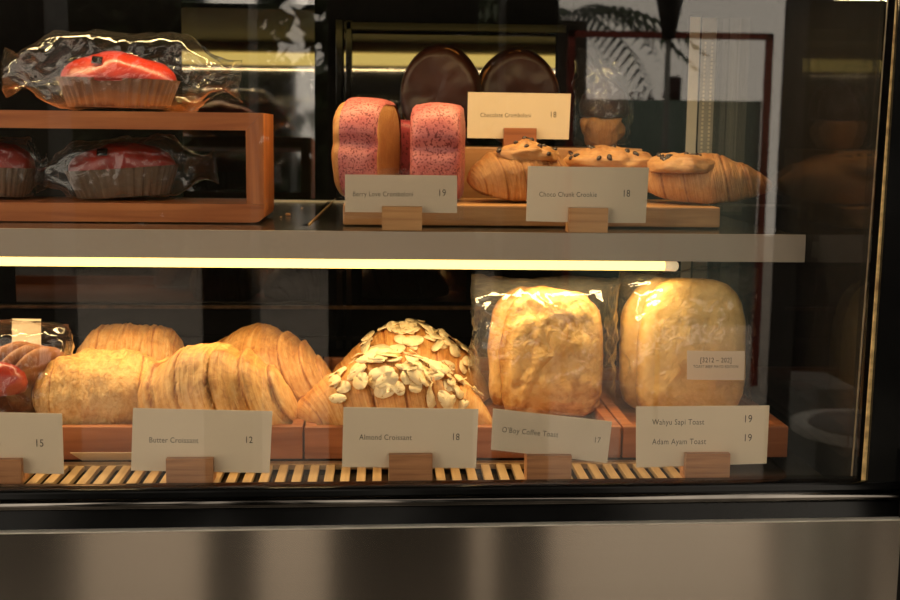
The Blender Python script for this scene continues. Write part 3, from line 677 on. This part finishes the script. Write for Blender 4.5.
def almond(px, Y, rz, label, n, seed, tr, pr, dz=0, **kw):
    loc, rot = place(px, Y, ZT+dz, rz); t = empty('almond_croissant', loc, rot, label=label, cat='croissant', group='almond croissants')
    c = Cro(seed=seed, **kw); c.build('crust', 'almondc', t); flakes(t, c, n, tr, pr, seed); return t
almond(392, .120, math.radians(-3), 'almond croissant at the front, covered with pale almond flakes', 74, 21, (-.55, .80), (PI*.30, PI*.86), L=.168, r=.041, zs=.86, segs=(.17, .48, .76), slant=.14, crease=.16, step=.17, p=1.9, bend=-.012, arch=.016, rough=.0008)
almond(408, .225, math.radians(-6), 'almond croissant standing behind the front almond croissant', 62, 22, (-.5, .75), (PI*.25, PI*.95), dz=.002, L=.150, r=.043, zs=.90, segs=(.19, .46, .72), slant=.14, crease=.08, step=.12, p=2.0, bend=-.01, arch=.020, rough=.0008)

# ---- round filled buns
def disc_bun(name, loc, rot, R, T, label, group, glaze, full=False, body='bun', seed=1, crease_at=(.25,), gr=(-.62, .62), zsq=1.0, sq=2.9):
    """R radius in local xz... axis = local x, thickness T along x"""
    t = empty(name, loc, rot, label=label, cat='bun', group=group)
    def sh(nphi, prof, off, seed_):
        v = []
        for ph in np.linspace(0, 2*PI, nphi, endpoint=False):
            k = 1.0
            for c in crease_at: k -= .10*math.exp(-(((ph-c+PI) % (2*PI)-PI)/.13)**2)
            for (x, r0) in prof:
                rr = R*r0*(k if r0 > .7 else 1)+off*(r0 > .05); xx = x*T/2+math.copysign(off, x)*(abs(x) > .7)
                q = (abs(math.cos(ph))**sq+abs(math.sin(ph))**sq)**(-1/sq); v.append((xx, rr*q*math.cos(ph)*zsq, rr*q*math.sin(ph)))
        v = np.array(v); nz = fnoise(v, 60, seed_, 3); l_ = np.linalg.norm(v, axis=1)[:, None]+1e-9
        return v+v/l_*(nz*.0012)[:, None], nz
    prof = [(-.8, .0), (-.86, .25), (-.92, .5), (-1, .78), (-.97, .88), (-.85, .95), (-.6, .985), (-.3, 1), (0, 1.0), (.3, 1), (.6, .985), (.85, .95), (.97, .88), (1, .78), (.92, .5), (.86, .25), (.8, .0)]
    P, nz = sh(72, prof, 0, seed); P[:, 2] += R*1.0
    mesh('dough', P, grid_faces(72, len(prof), True, False), M[body], t, True, .3+.2*nz, np.stack([P[:, 0]*8, P[:, 1]*8], -1))
    if glaze:
        gp = [p for p in prof if full or (gr[0] <= p[0] <= gr[1] and p[1] > .7)]
        P, nz = sh(72, gp, .0012, seed); P[:, 2] += R
        mesh('glaze', P, grid_faces(72, len(gp), True, False), M[glaze], t, True)
    return t
g = 'berry glazed buns'
YP = .262
def zp(px, y0, y1, Y): return (pt(px, y0, Y).z-pt(px, y1, Y).z)
ztop_ = pt(366, 100, YP).z; Rb = (ztop_-ZBD)/2
disc_bun('berry_bun', (X(367, 150, YP), YP, ZBD+.0006), (0, 0, math.radians(-16)), Rb, .042, 'pink speckled berry bun standing on edge, left of the two large ones', g, 'pink', seed=2, crease_at=(PI-.14,), gr=(-.62, .99))
ztop2 = pt(436, 105, YP).z; Rb2 = (ztop2-ZBD)/2
disc_bun('berry_bun', (X(438, 150, YP), YP-.006, ZBD+.0006), (0, 0, math.radians(-7)), Rb2, .043, 'pink speckled berry bun standing on edge, right of the two large ones', g, 'pink', seed=3, crease_at=(PI-.10,), full=True)
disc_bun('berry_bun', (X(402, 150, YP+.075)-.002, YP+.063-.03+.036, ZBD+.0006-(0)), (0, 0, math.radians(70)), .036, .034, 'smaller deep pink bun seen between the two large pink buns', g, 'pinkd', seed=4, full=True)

# chocolate buns on the riser
def choc_bun(px, Y, y0, y1, wpx, rz, label, seed):
    zt = pt(px, y0, Y).z; R = (zt-ZRS)/2; asp = wpx*mpp(Y)/2/R
    t = disc_bun('chocolate_bun', (X(px, (y0+y1)/2, Y), Y, ZRS+.0006), (0, 0, rz), R, .04, label, 'chocolate covered buns', None, seed=seed, crease_at=(1.0,), zsq=asp, sq=2)
    # chocolate shell over the face turned to the glass, running down irregularly
    nr, nph = 14, 90; v = []
    for side in (1,):
        for i in range(nr+1):
            for j in range(nph):
                ph = 2*PI*j/nph; edge_ = 1.0 - .30*max(0, math.sin(ph+PI*1.0-.5))**2*(1+.3*math.sin(ph*7)) 
                q = i/nr; s_ = q*1.35*edge_
                if s_ <= .9: x = .92+.06*s_; r0 = s_
                else: a_ = (s_-.9)/.45*1.6; x = .98-(.98+.3)*min(1, a_/1.6); r0 = .9+.13*math.sin(min(a_, 1.57))
                v.append((-(x*.02+.0034), R*r0*1.012*math.cos(ph)*asp, R+R*r0*1.012*math.sin(ph)))
    v = np.array(v); v[:, 0] -= fnoise(v, 45, seed, 3)*.0015
    mesh('chocolate_shell', v, grid_faces(nr+1, nph, False, True), M['choc'], t, True); return t
choc_bun(441, .385, 47, 146, 78, math.radians(80), 'dark chocolate bun left of the back price card', 5)
choc_bun(517, .405, 51, 146, 82, math.radians(92), 'dark chocolate bun partly hidden by the back price card', 6)

# ---- crookies
def blob(name, R, m, parent, loc, seed, amp=.004, sc=28, flat=.35, n=(36, 56), rot=0):
    v = []; uv = []
    for i in range(n[0]):
        th = PI*i/(n[0]-1)
        for j in range(n[1]):
            ph = 2*PI*j/n[1]; v.append((R[0]*math.sin(th)*math.cos(ph), R[1]*math.sin(th)*math.sin(ph), R[2]*math.cos(th))); uv.append((j/n[1], i/n[0]))
    v = np.array(v); nz = fnoise(v, sc, seed, 3); l_ = np.linalg.norm(v, axis=1)[:, None]+1e-9
    v = v+v/l_*(nz*amp)[:, None]; v[:, 2] = np.where(v[:, 2] < -R[2]*flat, -R[2]*flat+(v[:, 2]+R[2]*flat)*.15, v[:, 2])
    c, s = math.cos(rot), math.sin(rot); v = v @ np.array([[c, s, 0], [-s, c, 0], [0, 0, 1]])
    o = mesh(name, v, grid_faces(n[0], n[1], False, True), M[m], parent, True, .25+.3*nz, uv); o.location = loc; return o, v
def crookie(px, Y, rz, label, seed, cap, **kw):
    loc, rot = place(px, Y, ZBD+.0008, rz); t = empty('crookie', loc, rot, label=label, cat='crookie', group='choco chunk crookies')
    c = Cro(seed=seed, **kw); c.build('croissant_body', 'crook', t)
    top, _ = c.at(cap[0], PI/2); o, v = blob('cookie_dough', cap[1], 'dough', t, (top.x, top.y-.006, top.z-cap[1][2]*.75), seed, .0055, 60)
    r_ = random.Random(seed)
    for k in range(12):
        i = r_.choice([i for i in range(len(v)) if v[i][2] > cap[1][2]*.15 and v[i][1] < -cap[1][1]*.05])
        ch, _ = blob('chocolate_chunk', (.0034*r_.uniform(.6, 1.3), .0022, .0020), 'chip', o, tuple(v[i]), seed+k, .0005, 200, n=(8, 12), rot=r_.uniform(0, 3)); ch.rotation_euler = (.6, r_.uniform(-.4, .4), 0)
    return t
crookie(519, .250, math.radians(20), 'crookie left of the Choco Chunk Crookie card, finely ridged, topped with cookie dough', 31, (.05, (.030, .026, .012)), L=.104, r=.0315, zs=.92, segs=(.2, .5, .8), slant=.10, p=2.6, crease=.10, bend=.006, rough=.001)
crookie(604, .285, math.radians(-8), 'crookie whose cookie top shows above the Choco Chunk Crookie card', 33, (.0, (.044, .03, .014)), L=.085, r=.0285, zs=.92, segs=(.2, .5, .8), slant=.10, p=2.6, crease=.08, bend=.006, rough=.001)
crookie(699, .235, math.radians(-14), 'crookie at the right end, its tip overhanging the board', 36, (-.30, (.033, .032, .013)), L=.124, r=.0295, zs=.88, tip=.16, segs=(.25, .55, .8), slant=.08, p=1.9, crease=.08, bend=.010, rough=.0009)

# ---- cellophane bags
def bag(parent, w, h, d, seed, amp=.003, px_=4, pz=4, m='bag', loc=(0, 0, 0), tails=0, nu=84, nv=64, flat_bottom=True, sharp=True, tailr=.5, topflare=0, facet=False):
    """pillow of film: width 2w, height 2h, depth 2d, edges sealed flat"""
    V = []; 
    U = np.linspace(-1, 1, nu); Z = np.linspace(-1, 1, nv)
    for side in (-1, 1):
        for u in U:
            for z in Z:
                th = (max(0, 1-abs(u)**px_)**.6)*(max(0, 1-abs(z)**pz)**.5)
                x = w*u; zz_ = h*z
                if tails and abs(u) > tailr:
                    k = (abs(u)-tailr)/(1-tailr); zz_ *= 1-tails*math.sin(PI*min(1, k*1.15)*.5)+.35*tails*max(0, k-.7)/.3; zz_ += -.15*h*k
                if topflare: x *= 1+topflare*max(0, z)**3
                V.append((x, side*d*th, zz_))
    V = np.array(V); Vs = V+np.stack([fnoise(V, 18, seed+2, 2), fnoise(V, 18, seed+4, 2), fnoise(V, 18, seed+6, 2)], -1)*.02
    r1 = np.sign(ridge(Vs, 1/.040, seed))*np.abs(ridge(Vs, 1/.040, seed))**1.5*.8+ridge(Vs, 1/.016, seed+5)*.4+ridge(Vs, 1/.007, seed+8)*.22
    edge_ = np.clip(1-np.abs(V[:, 0]/w)**6, .0, 1)
    sg = np.sign(V[:, 1])+(V[:, 1] == 0)
    V[:, 1] += sg*(r1*amp)*np.maximum(edge_, .5)
    V[:, 2] += fnoise(V, 30, seed+9, 3)*amp*1.3; V[:, 0] += fnoise(V, 45, seed+11, 3)*amp*1.2
    f = grid_faces(nu, nv)+[tuple(i+nu*nv for i in q[::-1]) for q in grid_faces(nu, nv)]
    for i in range(nu):      # sealed edges: weld
        for j in (0, nv-1): V[i*nv+j+nu*nv] = V[i*nv+j]
    for j in range(nv):
        for i in (0, nu-1): V[i*nv+j+nu*nv] = V[i*nv+j]
    o = mesh('clear_bag', V, f, M[m], parent, not facet); o.location = loc
    return o
def loaf_cake(px, Y, z, rz, rx, ry, label, seed, wid=.055, bagw=.092, bagc='bagc', tagx=-.013, k=1.0, bh=.034):
    loc, rot = place(px, Y, z, rz, rx, ry); t = empty('loaf_cake', loc, rot, label=label, cat='cake', group='cup cakes in clear bags')
    n = 140; rows = [(0, .80), (.012, .88), (.024, .97), (.0255, .985)]; v = []
    for q, (zz_, k) in enumerate(rows):
        for j in range(n):
            a = 2*PI*j/n; pl_ = 1+.022*(1 if j % 4 < 2 else -1); ca, sa = math.cos(a), math.sin(a); e = .75
            v.append((wid*k*pl_*math.copysign(abs(ca)**e, ca), .03*k*pl_*math.copysign(abs(sa)**e, sa), zz_+.003))
    v.append((0, 0, .003)); f = grid_faces(4, n, False, True)+[(4*n, (j+1) % n, j) for j in range(n)]
    mesh('paper_cup', v, f, M['cup'], t, False)
    blob('red_top', (wid*.955, .0285, .0235*k), 'red', t, (0, 0, .028), seed, .003, 35, flat=.05)
    o = MB().box(-.0045, .0045, -.0035, .0035, 0, .0012, .0003).build('black_tag', M['tag'], t)
    o.location = (tagx, -.0245, .028+.0155*k); o.rotation_euler = (.95, .05, 0)
    bag(t, bagw, bh, .040, seed, .0036, 2.6, 5, bagc, (0.004, 0, bh+.0015), tails=.62, tailr=.55, facet=False)
    return t
zt_box = ztp+.0006
loaf_cake(124, .253, zt_box, 0, 0, math.radians(1), 'bagged red-topped cake lying on top of the wooden box riser', 41, .054, .105)
loaf_cake(128, .252, zbt+.0165, math.radians(3), 0, math.radians(-4), 'bagged red-topped cake inside the box riser, with the black tag in view', 42, .050, .080, tagx=-.012, k=.9, bh=.0265)
loaf_cake(5, .252, zbt+.0165, math.radians(8), 0, math.radians(2), 'bagged red-topped cake inside the box riser, cut by the left edge', 43, .031, .036, tagx=-.01, k=.9, bh=.0265)

# bagged bun at the back of the riser
loc, rot = place(598, .40, ZRS+.0008, 0); t = empty('bagged_bun', loc, rot, label='chocolate dipped bun in a tall clear bag, right of the back price card', cat='bun')
blob('dough', (.023, .019, .022), 'crook', t, (0, 0, .019), 51, .006, 45, flat=.85)
blob('chocolate_dip', (.0235, .0195, .030), 'choc', t, (.001, 0, .040), 52, .004, 40, flat=.3)
bag(t, .030, .050, .027, 53, .003, 3, 3, 'bagc', (0, 0, .051), topflare=.0)

# ---- toasts
def slab(name, w, h, d, m, parent, loc, seed, waist=.0, amp=.0022, e=.36, rot=(0, 0, 0)):
    nu, nv = 90, 60; v = []; uv = []; bk = []
    for i in range(nv):
        a = -PI/2+PI*i/(nv-1); ca, sa = math.cos(a), math.sin(a)
        cr = abs(ca)**.5; y = d*math.copysign(abs(sa)**.75, sa)
        for j in range(nu):
            b_ = 2*PI*j/nu; cb, sb = math.cos(b_), math.sin(b_); z = math.copysign(abs(sb)**e, sb); x = math.copysign(abs(cb)**e, cb)
            x *= 1-waist*math.exp(-((z-.15)/.12)**2)+.0; x *= 1-.05*z if z > 0 else 1+.01*z
            if z > .2: x *= 1-.30*((z-.2)/.8)**2.2
            v.append((w*x*cr, y, h*z*cr)); uv.append((w*x*cr*8, h*z*cr*8)); bk.append(.55*(1-abs(sa)) - .05)
    v = np.array(v); nz = fnoise(v, 40, seed, 3); l_ = np.linalg.norm(v, axis=1)[:, None]+1e-9
    n2_ = fnoise(v, 110, seed+4, 3); v = v+v/l_*(nz*amp)[:, None]; v[:, 1] += np.sign(v[:, 1])*(n2_*amp*.45+nz*amp*.5); v[:, 2] += h
    o = mesh(name, v, grid_faces(nv, nu, False, True), M[m], parent, True, np.array(bk)+.3*nz-.25*n2_, uv); o.location = loc; o.rotation_euler = rot; return o
YTo = .162
def toast(px0, px1, ytop, label, seed, m, bagpx, waist, sticker=None, amp=.0022, name='coffee_toast'):
    cx = (px0+px1)/2; zt = pt(cx, ytop, YTo).z; h_ = (zt-ZT-.004)/2; w = (px1-px0)*mpp(YTo)/2
    loc, rot = place(cx, YTo, ZT); t = empty(name, loc, rot, label=label, cat='toast', group=None)
    x0 = pt(cx, 350, YTo).x-loc[0]
    slab('bread', w, h_, .014, m, t, (x0, -.012, .003), seed, waist, amp)
    slab('bread', w*1.0, h_*.97, .013, m, t, (x0-.009, .018, .003), seed+1, waist, amp)
    bl, br = pt(bagpx[0], 350, YTo).x-loc[0], pt(bagpx[1], 350, YTo).x-loc[0]; bt = pt(cx, bagpx[2], YTo).z-ZT
    bag(t, (br-bl)/2, bt/2, .040, seed+7, .0036, 5, 2.2, 'bag', ((bl+br)/2, .002, bt/2+.001), nu=110, nv=120, topflare=.03)
    return t
toast(498, 602, 285, 'lumpy brown toast in a clear bag behind the tilted card', 61, 'bread', (471, 615, 279), .04, amp=.0034)
t2_ = toast(632, 743, 275.5, 'pale smooth toast in a clear bag with a white sticker', 67, 'breadp', (617, 752, 272), .03, amp=.0016, name='pale_toast')
YST = YTo-.0445
sticker = [(687, 350.5), (745, 351), (744, 380), (687, 379.5)]
sc_ = card(sticker, YST, [('[3212 – 202]', 700, 731, 362, 362.2, 1), ('TOAST BEEF MAYO EDITION', 693, 738, 367.6, 367.8, 0)], None, name='sticker', parent=t2_, curve=.001)
# steel knob between the toasts
kp = pt(622, 411, .11)
# ---- pack of cookies at the far left
loc, rot = place(18, .125, ZT, 0); t = empty('cookie_pack', loc, rot, label='clear bag of brown round cookies with a red glazed end, at the lower left edge', cat='cookie pack')
for k in range(5):
    R = .033-.0015*abs(k-2); v = []
    for i, (x, r0) in enumerate([(-1, .0), (-1, .7), (-.8, .92), (-.3, 1), (.3, 1), (.8, .92), (1, .7), (1, .0)]):
        for j in range(48):
            a = 2*PI*j/48; v.append((x*.0042, R*r0*math.cos(a), R*r0*math.sin(a)))
    v = np.array(v); v += (fnoise(v, 90, k, 2)*.0006)[:, None]
    o = mesh('cookie', v, grid_faces(8, 48, False, True), M['cookie'], t, True); o.location = (-.034+k*.0115, .012-k*.001, R+.004+k*.001); o.rotation_euler = (0, .28, math.radians(-38))
blob('red_glaze', (.021, .016, .017), 'red', t, (-.012, -.018, .042), 71, .003, 40, flat=.5)
blob('red_glaze', (.018, .014, .014), 'red', t, (-.030, -.021, .024), 72, .003, 40, flat=.5)
bag(t, .050, .043, .036, 73, .004, 4, 4, 'bagc', (-.010, .0, .045), topflare=.0)
card([(12, 318.5), (41, 319), (41, 352), (12, 352)], .195, [], 'plain cream card standing behind the cookie pack at left', group=None)

# crumbs on the dark shelf between the box and the board
for k, (px, py, r0, lb_) in enumerate([(288, 216, .0022, 'largest pastry crumb on the dark shelf, right of the box riser'), (281, 218, .0011, 'small pastry crumb just left of the largest crumb'), (302, 209, .0010, 'tiny pastry crumb farther back on the dark shelf')]):
    c = ptz(px, py, SZ(0)); o, _ = blob('pastry_crumb', (r0*1.2, r0, r0*.8), 'dough', None, (c.x, c.y, SZ(c.x)+r0*.45+.0002), 80+k, r0*.3, 300, n=(8, 12))
    tagit(o, lb_, 'crumb', 'crumbs on the upper shelf')
